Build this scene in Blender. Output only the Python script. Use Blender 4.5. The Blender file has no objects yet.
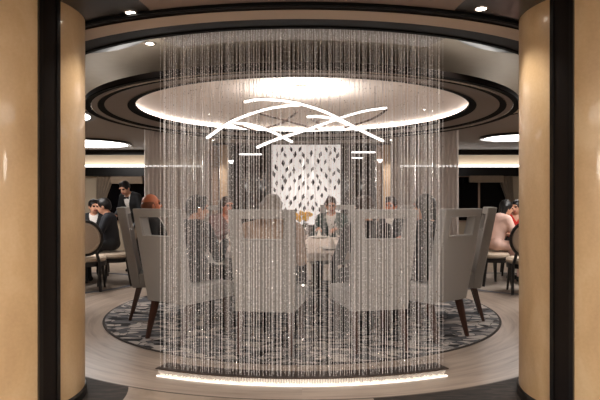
import bpy, bmesh, math, random
import numpy as np
from mathutils import Vector, Matrix
random.seed(7); rng = np.random.default_rng(7)
SC = bpy.context.scene; COL = SC.collection
PI = math.pi

# ------------------------------------------------------------------ camera, world, lights, exposure
CAMH = 1.25; F = 540.0; CY = 6.24                       # centre of the round dining bay is (0, CY)
cam = bpy.data.cameras.new('camera'); cam_o = bpy.data.objects.new('camera', cam); COL.objects.link(cam_o)
cam_o.location = (0, 0, CAMH); cam_o.rotation_euler = (PI/2, 0, 0)
cam.sensor_width = 36.0; cam.lens = 36.0*F/600.0; cam.shift_x = -2/600.0; cam.clip_start = 0.05
SC.camera = cam_o
SC.view_settings.view_transform = 'Standard'; SC.view_settings.look = 'None'
SC.view_settings.gamma = 1.0; SC.view_settings.use_curve_mapping = False
SC.view_settings.exposure = 1.48
w = bpy.data.worlds.new('world'); SC.world = w; w.use_nodes = True
w.node_tree.nodes['Background'].inputs[0].default_value = (1.0, 0.86, 0.74, 1); w.node_tree.nodes['Background'].inputs[1].default_value = 0.05
L_DOME = 2.4      # cove strip under the dome
L_OCULI = 3.2     # backlit ceiling ovals in the dining room
L_LOBBY_FILL = 3.6     # added ceiling ovals, unseen behind the camera, lighting columns and floor
L_GLOBE_FILL = 17.0     # added globe lamps, unseen behind the camera, brightening the column tops
L_SPOT = 22.0     # downlights (W)
L_BASE = 0.2      # light strip at the foot of the bead curtain

def sl(r, g, b):
    f = lambda c: (c/255/12.92) if c/255 <= 0.04045 else ((c/255+0.055)/1.055)**2.4
    return (f(r), f(g), f(b), 1)

# ------------------------------------------------------------------ materials
def mat(name, col, rough=0.5, metal=0.0, coat=0.0, spec=0.5, emit=None, es=0.0, trans=0.0, sheen=0.0, noise=None, bump=0.0, alpha=1.0):
    m = bpy.data.materials.new(name); m.use_nodes = True
    nt = m.node_tree; b = nt.nodes['Principled BSDF']
    b.inputs['Base Color'].default_value = col; b.inputs['Roughness'].default_value = rough
    b.inputs['Metallic'].default_value = metal; b.inputs['Coat Weight'].default_value = coat; b.inputs['Coat Roughness'].default_value = 0.06
    b.inputs['Specular IOR Level'].default_value = spec; b.inputs['Transmission Weight'].default_value = trans
    b.inputs['Sheen Weight'].default_value = sheen; b.inputs['Alpha'].default_value = alpha
    if emit: b.inputs['Emission Color'].default_value = emit; b.inputs['Emission Strength'].default_value = es
    if noise or bump:
        tc = nt.nodes.new('ShaderNodeTexCoord'); n = nt.nodes.new('ShaderNodeTexNoise'); n.inputs['Scale'].default_value = (noise or (30, .1))[0]; n.inputs['Detail'].default_value = 5
        nt.links.new(tc.outputs['Object'], n.inputs['Vector'])
        if noise:
            hs = nt.nodes.new('ShaderNodeMix'); hs.data_type = 'RGBA'; a = noise[1]
            hs.inputs[6].default_value = tuple(c*(1-a) for c in col[:3])+(1,); hs.inputs[7].default_value = tuple(min(1, c*(1+a)) for c in col[:3])+(1,)
            nt.links.new(n.outputs['Fac'], hs.inputs[0]); nt.links.new(hs.outputs[2], b.inputs['Base Color'])
        if bump:
            bp = nt.nodes.new('ShaderNodeBump'); bp.inputs['Strength'].default_value = bump; bp.inputs['Distance'].default_value = 0.004
            nt.links.new(n.outputs['Fac'], bp.inputs['Height']); nt.links.new(bp.outputs[0], b.inputs['Normal'])
    return m

M = {}
M['onyx'] = mat('onyx', sl(212, 176, 130), 0.4, coat=0.22)
M['black'] = mat('black_lacquer', sl(11, 9, 8), 0.3, coat=0.2)
M['matte_black'] = mat('matte_black', sl(9, 8, 7), 0.8, spec=.1)
M['espresso'] = mat('espresso_wood', sl(21, 16, 14), 0.35, spec=.3, noise=(60, .25))
M['brown_soffit'] = mat('brown_soffit', sl(19, 16, 14), 0.6, spec=.15)
M['beige_soffit'] = mat('beige_soffit', sl(178, 158, 138), 0.6)
M['mauve_ceiling'] = mat('mauve_ceiling', sl(135, 118, 108), 0.6)
M['ceiling'] = mat('ceiling_paint', sl(128, 114, 102), 0.6)
M['vault'] = mat('silver_leaf_vault', sl(158, 148, 134), 0.6, metal=0.0, bump=0.05, noise=(9, .08))
M['ring_grey'] = mat('ring_grey', sl(122, 110, 100), 0.45)
M['silver'] = mat('silver', sl(190, 185, 178), 0.25, metal=0.9)
M['dome'] = mat('dome_plaster', sl(232, 220, 210), 0.7, noise=(3, .05))
M['cove'] = mat('cove_light', sl(255, 235, 215), emit=(1, .96, .93, 1), es=L_DOME)
M['oculus'] = mat('oculus_light', sl(255, 240, 225), emit=(1, .96, .93, 1), es=L_OCULI)
M['lobby_fill'] = mat('lobby_fill', sl(255, 240, 225), emit=(1, .945, .88, 1), es=L_LOBBY_FILL)
M['downlight'] = mat('downlight_lens', sl(255, 250, 240), emit=(1, .93, .85, 1), es=12)
M['led'] = mat('led_diffuser', sl(255, 250, 248), emit=(1, .95, .92, 1), es=1.5)
M['base_led'] = mat('base_led', sl(255, 240, 220), emit=(1, .9, .78, 1), es=L_BASE)
M['chair_fabric'] = mat('chair_fabric', sl(164, 161, 157), 0.85, sheen=0.3, noise=(140, .10), bump=0.15)
M['chair_leg'] = mat('walnut_leg', sl(72, 46, 36), 0.35, noise=(40, .3))
M['dark_leg'] = mat('ebony_leg', sl(20, 16, 15), 0.35)
M['cream_pad'] = mat('cream_pad', sl(190, 172, 152), 0.8, noise=(90, .08))
M['cloth'] = mat('table_linen', sl(205, 192, 182), 0.85, noise=(60, .05))
M['skin'] = mat('skin', sl(205, 152, 124), 0.5, noise=(25, .08))
M['skin_red'] = mat('skin_ruddy', sl(196, 118, 84), 0.45, noise=(25, .1))
M['eye'] = mat('eye', sl(25, 18, 16), 0.2); M['lip'] = mat('lip', sl(165, 90, 80), 0.5)
for n, c in dict(suit_black=(13, 13, 16), suit_navy=(17, 19, 28), suit_grey=(62, 62, 66), pink=(222, 186, 172), red=(206, 42, 30), fur=(196, 168, 148), white_shirt=(226, 220, 214), teal=(40, 60, 56), mauve=(120, 90, 88), shoe=(15, 13, 12)).items():
    M[n] = mat('cloth_'+n, sl(*c), 0.75, noise=(70, .12))
for n, c in dict(black=(18, 14, 13), brown=(64, 44, 34), grey=(150, 140, 132), ginger=(118, 66, 40)).items():
    M['hair_'+n] = mat('hair_'+n, sl(*c), 0.45, noise=(60, .25), bump=0.3)
M['strand'] = mat('crystal_strand', sl(255, 252, 252), 0.15, metal=0.0, coat=1.0, spec=0.9)
M['crystal'] = mat('crystal_prism', sl(245, 240, 235), 0.08, trans=0.6, coat=0.5)
M['bronze_plate'] = mat('bronze_plate', sl(92, 80, 74), 0.3, metal=0.6)
M['white_panel_glow'] = mat('white_panel_glow', sl(240, 235, 230), 0.7, emit=(1, .93, .9, 1), es=0.22)  # emission put into the panel in place of spotlights shining on it
M['leaf'] = mat('dark_leaf', sl(40, 30, 26), 0.4)
M['partition'] = mat('smoked_wall', sl(78, 68, 62), 0.4, noise=(5, .15))
M['smoked_glass'] = mat('smoked_glass', sl(48, 42, 40), 0.08, coat=0.6)
M['night'] = mat('night_glass', sl(5, 5, 7), 0.06)
M['bwall'] = mat('cream_wall', sl(176, 160, 138), 0.7)
M['dwall'] = mat('brown_wall', sl(74, 62, 54), 0.6)
M['drape'] = mat('gold_drape', sl(132, 114, 94), 0.7, sheen=0.3, noise=(12, .2))
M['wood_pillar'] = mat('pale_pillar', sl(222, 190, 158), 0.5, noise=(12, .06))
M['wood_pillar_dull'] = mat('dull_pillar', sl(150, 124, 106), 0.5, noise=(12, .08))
M['yellow'] = mat('yellow_petal', sl(252, 200, 40), 0.6); M['green'] = mat('leaf_green', sl(60, 80, 40), 0.6)
M['porcelain'] = mat('porcelain', sl(238, 234, 228), 0.15, coat=0.5)
M['glass'] = mat('clear_glass', (1, 1, 1, 1), 0.02, trans=1.0)

def sheer_material():
    m = bpy.data.materials.new('sheer'); m.use_nodes = True; nt = m.node_tree; out = nt.nodes['Material Output']; b = nt.nodes['Principled BSDF']
    b.inputs['Base Color'].default_value = sl(205, 195, 188); b.inputs['Roughness'].default_value = 0.8
    t = nt.nodes.new('ShaderNodeBsdfTransparent'); x = nt.nodes.new('ShaderNodeMixShader'); x.inputs[0].default_value = 0.72
    nt.links.new(t.outputs[0], x.inputs[1]); nt.links.new(b.outputs[0], x.inputs[2]); nt.links.new(x.outputs[0], out.inputs[0]); return m
M['sheer'] = sheer_material()

class NG:                                                # tiny node helper
    def __init__(s, m): s.nt = m.node_tree; s.b = s.nt.nodes['Principled BSDF']
    def n(s, t, **kw):
        x = s.nt.nodes.new(t)
        for k, v in kw.items(): setattr(x, k, v)
        return x
    def put(s, sock, v):
        if isinstance(v, bpy.types.NodeSocket): s.nt.links.new(v, sock)
        else: sock.default_value = v
    def math(s, op, a, b=0.0, clamp=False):
        x = s.n('ShaderNodeMath', operation=op, use_clamp=clamp); s.put(x.inputs[0], a); s.put(x.inputs[1], b); return x.outputs[0]
    def mix(s, f, a, b):
        x = s.n('ShaderNodeMix', data_type='RGBA'); s.put(x.inputs[0], f); s.put(x.inputs[6], a); s.put(x.inputs[7], b); return x.outputs[2]
    def ramp(s, f, stops, interp='LINEAR'):
        x = s.n('ShaderNodeValToRGB'); x.color_ramp.interpolation = interp; s.put(x.inputs[0], f); e = x.color_ramp.elements
        while len(e) < len(stops): e.new(0.5)
        for i, (p, c) in enumerate(stops): e[i].position = p; e[i].color = c
        return x.outputs[0]
    def xyz(s):
        t = s.n('ShaderNodeNewGeometry'); q = s.n('ShaderNodeSeparateXYZ'); s.put(q.inputs[0], t.outputs['Position']); return q.outputs
    def vec(s, x, y, z):
        q = s.n('ShaderNodeCombineXYZ'); s.put(q.inputs[0], x); s.put(q.inputs[1], y); s.put(q.inputs[2], z); return q.outputs[0]
    def noise(s, v, sc, det=5, dist=0.0):
        x = s.n('ShaderNodeTexNoise'); s.put(x.inputs['Vector'], v); x.inputs['Scale'].default_value = sc; x.inputs['Detail'].default_value = det; x.inputs['Distortion'].default_value = dist; return x.outputs['Fac']
    def dist(s, x, y, cx, cy):
        return s.math('SQRT', s.math('ADD', s.math('POWER', s.math('ABSOLUTE', s.math('SUBTRACT', x, cx)), 2), s.math('POWER', s.math('ABSOLUTE', s.math('SUBTRACT', y, cy)), 2)))

COLX, COLY, COLR = 1.92, 3.36, 0.53
def floor_material():
    m = mat('stone_floor', sl(180, 160, 140), 0.3, spec=.35); g = NG(m); X, Y, Z = g.xyz()
    R = g.dist(X, Y, 0, CY); A = g.math('ARCTAN2', X, g.math('SUBTRACT', Y, CY))
    pol = g.vec(g.math('MULTIPLY', R, 9.0), g.math('MULTIPLY', A, 1.6), 0)
    v1 = g.noise(pol, 1.6, 6, 1.2); v2 = g.noise(pol, 6, 4, .6)
    marble = g.ramp(g.math('ADD', g.math('MULTIPLY', v1, .75), g.math('MULTIPLY', v2, .25)), [(.25, sl(134, 116, 102)), (.42, sl(166, 149, 135)), (.55, sl(184, 167, 152)), (.8, sl(195, 180, 166))])
    P = g.vec(X, Y, 0)
    lobby = g.ramp(g.noise(P, 4, 6, 1.5), [(.3, sl(150, 132, 116)), (.7, sl(186, 168, 150))])
    dk = g.ramp(g.noise(g.vec(g.math('MULTIPLY', X, 3), g.math('MULTIPLY', Y, 14), 0), 2, 6, 1.0), [(.3, sl(28, 24, 21)), (.55, sl(54, 46, 40)), (.75, sl(80, 70, 62))])
    pad = g.math('MINIMUM', g.dist(X, Y, -COLX, COLY), g.dist(X, Y, COLX, COLY))
    ispad = g.math('LESS_THAN', pad, .80); right = g.math('GREATER_THAN', X, .45); far = g.math('LESS_THAN', Y, 4.2)
    dark = g.math('MAXIMUM', ispad, g.math('MULTIPLY', right, far))
    out = g.mix(dark, lobby, dk)
    inner = g.math('MULTIPLY', g.math('LESS_THAN', Y, 3.27), g.math('GREATER_THAN', pad, .58))
    out = g.mix(g.math('MULTIPLY', inner, dark), out, g.ramp(g.noise(P, 3, 2, .5), [(.45, sl(104, 104, 112)), (.55, sl(150, 124, 108))], 'CONSTANT'))
    line = g.math('LESS_THAN', g.math('ABSOLUTE', g.math('SUBTRACT', R, 2.865)), .008)
    out = g.mix(line, out, sl(70, 58, 50))
    c = g.mix(g.math('LESS_THAN', R, 2.865), out, marble)
    c = g.mix(line, c, sl(84, 72, 62))
    deep = g.math('MULTIPLY', g.math('GREATER_THAN', R, 2.9), g.math('GREATER_THAN', Y, CY))
    c = g.mix(deep, c, lobby)
    g.put(g.b.inputs['Base Color'], c); g.put(g.b.inputs['Roughness'], g.math('ADD', .3, g.math('MULTIPLY', g.math('MULTIPLY', dark, g.math('GREATER_THAN', R, 2.865)), .4))); return m
def rug_material():
    m = mat('rug_pile', sl(130, 124, 120), 0.95); g = NG(m); X, Y, Z = g.xyz()
    P = g.vec(g.math('MULTIPLY', X, .75), g.math('MULTIPLY', Y, 1.25), 0)
    wn = g.n('ShaderNodeTexNoise'); g.put(wn.inputs['Vector'], P); wn.inputs['Scale'].default_value = 3.0
    ad = g.n('ShaderNodeVectorMath', operation='MULTIPLY_ADD'); g.put(ad.inputs[0], wn.outputs['Color']); ad.inputs[1].default_value = (.35, .25, 0); g.put(ad.inputs[2], P)
    v = g.n('ShaderNodeTexVoronoi'); v.inputs['Scale'].default_value = 12; g.put(v.inputs['Vector'], ad.outputs[0])
    sp = g.n('ShaderNodeSeparateColor'); g.put(sp.inputs[0], v.outputs['Color'])
    base = g.ramp(sp.outputs[0], [(0, sl(26, 24, 26)), (.14, sl(84, 84, 88)), (.34, sl(150, 144, 140)), (.50, sl(182, 173, 165)), (.84, sl(104, 102, 103))], 'CONSTANT')
    big = g.noise(P, 1.3, 3, 1.0)
    base = g.mix(g.ramp(big, [(.6, (0, 0, 0, 1)), (.68, (1, 1, 1, 1))]), base, g.mix(.6, base, sl(84, 88, 92)))
    e = g.n('ShaderNodeTexVoronoi', feature='DISTANCE_TO_EDGE'); e.inputs['Scale'].default_value = 12; g.put(e.inputs['Vector'], ad.outputs[0])
    base = g.mix(g.math('LESS_THAN', e.outputs[0], .035), base, sl(66, 61, 60))
    R = g.dist(X, Y, 0, CY)
    base = g.mix(g.math('GREATER_THAN', R, 2.14), base, sl(60, 52, 48))
    g.put(g.b.inputs['Base Color'], base); return m
def onyx_material():
    m = M['onyx']; g = NG(m); X, Y, Z = g.xyz()
    n = g.noise(g.vec(g.math('MULTIPLY', X, 2), g.math('MULTIPLY', Y, 2), g.math('MULTIPLY', Z, .8)), 2.2, 8, .8)
    f = g.noise(g.vec(X, Y, Z), 60, 3)
    c = g.ramp(g.math('ADD', g.math('MULTIPLY', n, .8), g.math('MULTIPLY', f, .2)), [(.3, sl(190, 156, 114)), (.5, sl(205, 171, 127)), (.7, sl(217, 187, 145))])
    g.put(g.b.inputs['Base Color'], c)
onyx_material(); M['floor'] = floor_material(); M['rug'] = rug_material()
M['rug_plain'] = mat('plain_rug', sl(150, 138, 126), 0.95, noise=(8, .2))

# ------------------------------------------------------------------ object helpers
def ob(name, me, m=None, parent=None, kind=None):
    o = bpy.data.objects.new(name, me); COL.objects.link(o)
    if m is not None:
        for x in (m if isinstance(m, (list, tuple)) else [m]): me.materials.append(x)
    if parent: o.parent = parent
    if kind: o['kind'] = kind
    return o
def tag(o, label, cat, group=None):
    o['label'] = label; o['category'] = cat
    if group: o['group'] = group
    return o
def thing(name, label, cat, loc=(0, 0, 0), rz=0.0, group=None):
    o = bpy.data.objects.new(name, None); COL.objects.link(o); o.empty_display_size = .1
    o.location = loc; o.rotation_euler = (0, 0, rz); return tag(o, label, cat, group)
def copy_tree(o, parent=None):
    c = o.copy(); COL.objects.link(c)
    if parent: c.parent = parent
    for ch in o.children: copy_tree(ch, c)
    return c
def pyd(v, f, smooth=False, name='mesh', mi=None):
    me = bpy.data.meshes.new(name); me.from_pydata([tuple(x) for x in v], [], f); me.update()
    if smooth: me.polygons.foreach_set('use_smooth', [True]*len(me.polygons))
    if mi is not None: me.polygons.foreach_set('material_index', mi)
    return me
def bm_me(bm, smooth=False):
    me = bpy.data.meshes.new('mesh'); bmesh.ops.recalc_face_normals(bm, faces=bm.faces); bm.to_mesh(me); bm.free()
    if smooth: me.polygons.foreach_set('use_smooth', [True]*len(me.polygons))
    return me
def sharp_smooth(me, deg=35):
    me.polygons.foreach_set('use_smooth', [True]*len(me.polygons))
    try: me.set_sharp_from_angle(angle=math.radians(deg))
    except Exception: pass
    return me
def hexa(lo8, bevel=0.0, seg=2):
    """eight corners: bottom ring of four, then top ring of four"""
    bm = bmesh.new(); v = [bm.verts.new(p) for p in lo8]
    for f in ((3, 2, 1, 0), (4, 5, 6, 7), (0, 1, 5, 4), (1, 2, 6, 5), (2, 3, 7, 6), (3, 0, 4, 7)): bm.faces.new([v[i] for i in f])
    if bevel: bmesh.ops.bevel(bm, geom=list(bm.edges), offset=bevel, segments=seg, affect='EDGES', profile=.7)
    return bm
def box(x0, x1, y0, y1, z0, z1, bevel=0.0, seg=2):
    return sharp_smooth(bm_me(hexa([(x0, y0, z0), (x1, y0, z0), (x1, y1, z0), (x0, y1, z0), (x0, y0, z1), (x1, y0, z1), (x1, y1, z1), (x0, y1, z1)], bevel, seg)))
def taper_leg(a, b, ra, rb, bevel=.004):
    (ax, ay, az), (bx, by, bz) = a, b
    q = lambda x, y, z, r: [(x-r, y-r, z), (x+r, y-r, z), (x+r, y+r, z), (x-r, y+r, z)]
    return sharp_smooth(bm_me(hexa(q(ax, ay, az, ra)+q(bx, by, bz, rb), bevel, 2)))
def lathe(prof, n=96, mi=None, a0=0.0, a1=2*PI, cx=0.0, cy=0.0, smooth=True, closed=False):
    full = abs(a1-a0-2*PI) < 1e-6; k = n if full else n+1; v = []; f = []; idx = []
    for i in range(k):
        a = a0+(a1-a0)*i/n
        for r, z in prof: v.append((cx+r*math.sin(a), cy-r*math.cos(a), z))
    p = len(prof); segs = p if closed else p-1
    for i in range(n):
        j = (i+1) % k
        for s in range(segs):
            t = (s+1) % p
            f.append((i*p+s, j*p+s, j*p+t, i*p+t)); idx.append(mi[s] if mi else 0)
    if closed and not full:
        f.append(tuple(range(p))); idx.append(0); f.append(tuple((k-1)*p+s for s in reversed(range(p)))); idx.append(0)
    me = pyd(v, f, False, mi=idx)
    bm = bmesh.new(); bm.from_mesh(me); bmesh.ops.remove_doubles(bm, verts=bm.verts, dist=1e-6); bmesh.ops.dissolve_degenerate(bm, dist=1e-6, edges=bm.edges); bmesh.ops.recalc_face_normals(bm, faces=bm.faces); bm.to_mesh(me); bm.free()
    return sharp_smooth(me, 30) if smooth else me
def tube(path, r, n=8, rb=None, flat=None):
    """swept tube through points; flat=(half width, half height) sweeps a rounded strip instead"""
    P = [Vector(p) for p in path]; v = []; f = []
    for i, p in enumerate(P):
        t = (P[min(i+1, len(P)-1)]-P[max(i-1, 0)]).normalized(); up = Vector((0, 0, 1)) if abs(t.z) < .95 else Vector((0, 1, 0))
        s = t.cross(up).normalized(); u = s.cross(t).normalized()
        rr = r if rb is None else r+(rb-r)*i/(len(P)-1)
        for k in range(n):
            a = 2*PI*k/n; ca, sa = math.cos(a), math.sin(a)
            if flat: e = .4; ca = math.copysign(abs(ca)**e, ca)*flat[0]; sa = math.copysign(abs(sa)**e, sa)*flat[1]; v.append(p+s*ca+u*sa)
            else: v.append(p+s*ca*rr+u*sa*rr)
    for i in range(len(P)-1):
        for k in range(n): f.append((i*n+k, i*n+(k+1) % n, (i+1)*n+(k+1) % n, (i+1)*n+k))
    f.append(tuple(reversed(range(n)))); f.append(tuple((len(P)-1)*n+k for k in range(n)))
    return sharp_smooth(pyd(v, f), 50)
def spline(pts, n=24):
    P = [Vector(p) for p in pts]; P = [2*P[0]-P[1]]+P+[2*P[-1]-P[-2]]; out = []
    for i in range(1, len(P)-2):
        for k in range(n):
            t = k/n; a, b, c, d = P[i-1:i+3]
            out.append(.5*((2*b)+(c-a)*t+(2*a-5*b+4*c-d)*t*t+(3*b-a-3*c+d)*t**3))
    out.append(P[-2]); return out
def at(px, py, d):                                       # a point of the place seen at a picture position, d metres away
    return Vector(((px-302)/F*d, d, CAMH+(200-py)/F*d))

# ------------------------------------------------------------------ structure: floor, walls, ceiling
ob('floor', box(-8, 8, -5, 13.6, -.12, 0), M['floor'], kind='structure')
ob('wall_left', box(-8.2, -8, -5, 13.6, 0, 3.0), M['dwall'], kind='structure')
ob('wall_right', box(8, 8.2, -5, 13.6, 0, 3.0), M['dwall'], kind='structure')
ob('wall_front', box(-8, 8, -5.2, -5, 0, 3.0), M['dwall'], kind='structure')
ZC = CAMH+1.176                                          # flat ceiling height
def ceiling():
    n = 96; R = 2.615; v = []; f = []
    x0, x1, y0, y1 = -8, 8, -5, 13.6
    for i in range(n):
        a = 2*PI*i/n; dx, dy = math.sin(a), -math.cos(a); v.append((R*dx, CY+R*dy, ZC))
        t = min(((x1 if dx > 0 else x0)/dx) if abs(dx) > 1e-9 else 1e9, (((y1 if dy > 0 else y0)-CY)/dy) if abs(dy) > 1e-9 else 1e9); v.append((t*dx, CY+t*dy, ZC))
    for i in range(n): j = (i+1) % n; f.append((2*i, 2*j, 2*j+1, 2*i+1))
    b = len(v)
    for (cx, cy) in ((x0, y0), (x1, y0), (x1, y1), (x0, y1)):
        a = math.atan2(cx, -(cy-CY)) % (2*PI); i = int(a/(2*PI)*n); j = (i+1) % n
        v.append((cx, cy, ZC)); f.append((2*i+1, 2*j+1, len(v)-1))
    return pyd(v, f)
ob('ceiling', ceiling(), M['ceiling'], kind='structure')
# stepped bands round the opening
bands = [M['matte_black'], M['espresso'], M['brown_soffit'], M['beige_soffit'], M['mauve_ceiling']]
prof = [(2.60, ZC+.06), (2.60, ZC-.022), (2.635, ZC-.022), (2.635, ZC-.014), (2.81, ZC-.014), (2.81, ZC-.026), (2.975, ZC-.026), (2.975, ZC-.016), (3.02, ZC-.016), (3.02, ZC-.022), (3.05, ZC-.022), (3.05, ZC-.004)]
ob('trim_1', lathe(prof, 128, [0, 0, 0, 2, 2, 3, 1, 1, 0, 0, 0], cx=0, cy=CY), bands, kind='structure')
ob('trim_2', lathe([(2.615, ZC), (2.60, ZC+.03), (2.56, ZC+.06), (2.45, ZC+.085), (2.25, ZC+.115), (1.9, ZC+.15), (1.4, ZC+.185), (0.0, ZC+.20)], 128, [1, 1, 0, 0, 0, 0, 0], cx=0, cy=CY), [M['vault'], M['matte_black']], kind='structure')
# hanging ring with the lit dome
ZR = CAMH+1.0
ring_m = [M['espresso'], M['matte_black'], M['ring_grey'], M['silver']]
HR = lambda r: ZR-.055+.055*(2.335-r)/.49           # the underside climbs gently inwards
rp = [(2.13, ZR+.02), (2.14, ZR-.012), (2.27, ZR-.012), (2.33, ZR), (2.335, ZR-.045), (2.335, HR(2.335)), (2.275, HR(2.275)), (2.27, HR(2.27)+.006), (2.215, HR(2.215)+.006), (2.21, HR(2.21)), (2.15, HR(2.15)), (2.145, HR(2.145)+.008), (1.925, HR(1.925)+.008), (1.92, HR(1.92)), (1.845, ZR), (1.84, ZR+.03), (1.92, ZR+.032)]
ob('trim_3', lathe(rp, 128, [1, 1, 1, 0, 1, 1, 3, 2, 3, 1, 1, 2, 2, 1, 1, 1], cx=0, cy=CY), ring_m, kind='structure')
ob('trim_4', lathe([(2.14, ZR+.022), (2.08, ZR+.052), (1.95, ZR+.085), (1.6, ZR+.165), (1.1, ZR+.245), (.5, ZR+.295), (0, ZR+.305)], 128, cx=0, cy=CY), M['dome'], kind='structure')
tag(ob('cove_light', lathe([(1.93, ZR+.034), (1.935, ZR+.05), (2.02, ZR+.05), (2.02, ZR+.034)], 96, cx=0, cy=CY), M['cove']), 'glowing light strip tucked inside the round ceiling ring below the white dome', 'light')
tag(ob('cove_light', lathe([(2.16, ZR-.010), (2.22, ZR-.010), (2.22, ZR+.002), (2.16, ZR+.002)], 96, cx=0, cy=CY, closed=True), mat('vault_fill', sl(255, 240, 225), emit=(1, .95, .9, 1), es=2.0)), 'added hidden strip on the round ceiling ring, brightening the silvery vault above', 'light')  # hidden strip added to brighten the vault
for s in (-1, 1):                                        # black discs on the ceiling round the columns
    ob('trim_%d' % (5 if s < 0 else 6), lathe([(.0, ZC-.006), (.98, ZC-.006), (.98, ZC+.0)], 64, cx=s*COLX, cy=COLY), M['black'], kind='structure')
ob('trim_7', lathe([(3.05, ZC-.0035), (3.5, ZC-.0035), (3.5, ZC-.001)], 128, a0=-.5, a1=.5, cx=0, cy=CY), M['mauve_ceiling'], kind='structure')

# ------------------------------------------------------------------ columns
def column(s, label):
    t = thing('column', label, 'column', (s*COLX, COLY, 0))
    ob('shaft', lathe([(COLR, .05), (COLR, ZC)], 96), M['onyx'], t)
    ob('base_ring', lathe([(COLR-.02, 0), (COLR+.012, 0), (COLR+.012, .04), (COLR+.002, .052), (COLR-.02, .052)], 96), M['black'], t)
    def ang(px):                                         # angle on the shaft seen at a picture column
        dx = (px-302)/F; a = dx*dx+1; bq = -2*(dx*s*COLX+COLY); c = COLX**2+COLY**2-COLR**2
        d = (-bq-math.sqrt(bq*bq-4*a*c))/(2*a); return math.atan2(dx*d-s*COLX, -(d-COLY))
    a, b = (ang(37.5), ang(58)) if s < 0 else (ang(552), ang(574.5))
    e = (b-a)*.17
    st = ob('pilaster_strip', lathe([(COLR-.01, .05), (COLR+.012, .05), (COLR+.012, ZC-.001), (COLR-.01, ZC-.001)], 8, a0=a+e, a1=b-e, closed=True), M['espresso'], t)
    for p, q in ((a, a+e), (b-e, b)): ob('edge_moulding', lathe([(COLR-.01, .05), (COLR+.02, .05), (COLR+.02, ZC-.001), (COLR-.01, ZC-.001)], 4, a0=p, a1=q, closed=True), M['black'], st)
column(-1, 'round beige onyx column with a black vertical strip on the left side')
column(1, 'round beige onyx column with a black vertical strip on the right side')

# ------------------------------------------------------------------ ceiling ovals, downlights
def oculus(x, y, r, m, label, group=None):
    t = thing('ceiling_light', label, 'ceiling light', (x, y, ZC-.03), 0, group)
    ob('light_panel', lathe([(0, 0), (r, 0), (r, .02)], 48), m, t)
    ob('rim', lathe([(r, .03), (r, -.012), (r+.07, -.012), (r+.07, .03)], 64), M['black'], t)
oculus(-4.38, 11.0, .8, M['oculus'], 'lit ceiling oval with black rim far behind the left column')
oculus(-3.8, 7.1, .95, M['oculus'], 'lit ceiling oval just beside the left column, nearest the round ceiling ring')
oculus(3.95, 9.95, .57, M['oculus'], 'lit ceiling oval with black rim far behind the right column')
oculus(3.85, 6.9, .95, M['oculus'], 'lit ceiling oval just beside the right column, nearest the round ceiling ring')
for x, y in ((-1.7, -.7), (1.7, -.7), (0, -3.0)):  # fill ovals added out of view for the columns and floor
    oculus(x, y, 1.1, M['lobby_fill'], 'added lobby ceiling oval, unseen behind the viewer, lighting the columns and floor', 'added lobby ceiling ovals')
def pendant(x, y, label):  # fill globe added out of view to even out the column light
    t = thing('added_globe_lamp', label, 'lamp', (x, y, 1.72), 0, 'added lobby globe lamps')
    ob('globe', lathe([(.0, -.2)]+[(.2*math.sin(PI*k/14), -.2*math.cos(PI*k/14)) for k in range(1, 14)]+[(.0, .2)], 32), mat('globe_fill', sl(255, 240, 220), emit=(1, .93, .85, 1), es=L_GLOBE_FILL), t)
    ob('cap', lathe([(0, .24), (.05, .235), (.06, .19), (0, .19)], 24), M['silver'], t); ob('rod', tube([(0, 0, .235), (0, 0, ZC-1.72)], .008, 8), M['silver'], t)
for x in (-1.9, 1.9): pendant(x, -.9, 'added globe lamp, unseen behind the viewer, lighting the columns')
def downlight(x, y, z, label, power=L_SPOT, cone=110, group=None):
    t = thing('downlight', label, 'downlight', (x, y, z), 0, group)
    ob('lens', lathe([(0, -.004), (.03, -.004), (.032, 0)], 24), M['downlight'], t)
    ob('trim_ring', lathe([(.031, 0), (.031, -.007), (.045, -.005), (.047, 0)], 24), M['silver'], t)
    l = bpy.data.lights.new('spot', 'SPOT'); l.energy = power; l.color = (1, .95, .9); l.spot_size = math.radians(cone); l.spot_blend = .6; l.shadow_soft_size = .04
    o = bpy.data.objects.new('spot', l); COL.objects.link(o); o.parent = t; o.location = (0, 0, -.02)
def dl_at(px, py, z, label, **k):
    d = (z-CAMH)*F/(200-py); downlight((px-302)/F*d, d, z, label, **k)
dl_at(131, 12, ZC-.003, 'small round downlight in the black ceiling beside the left column', power=9)
dl_at(481, 8, ZC-.003, 'small round downlight in the black ceiling beside the right column', power=9)
dl_at(150, 43, ZC+.055, 'small recessed downlight just inside the ceiling opening, left of the bead curtain', power=5)
dl_at(458, 37, ZC+.055, 'small recessed downlight just inside the ceiling opening, right of the bead curtain', power=5)
for x, nm in ((-1.75, 'left pillars'), (0.1, 'white leaf panel'), (1.75, 'right pillars')): downlight(x, 10.55, ZC-.001, 'small ceiling downlight in front of the '+nm, power=16, cone=100)
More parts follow.
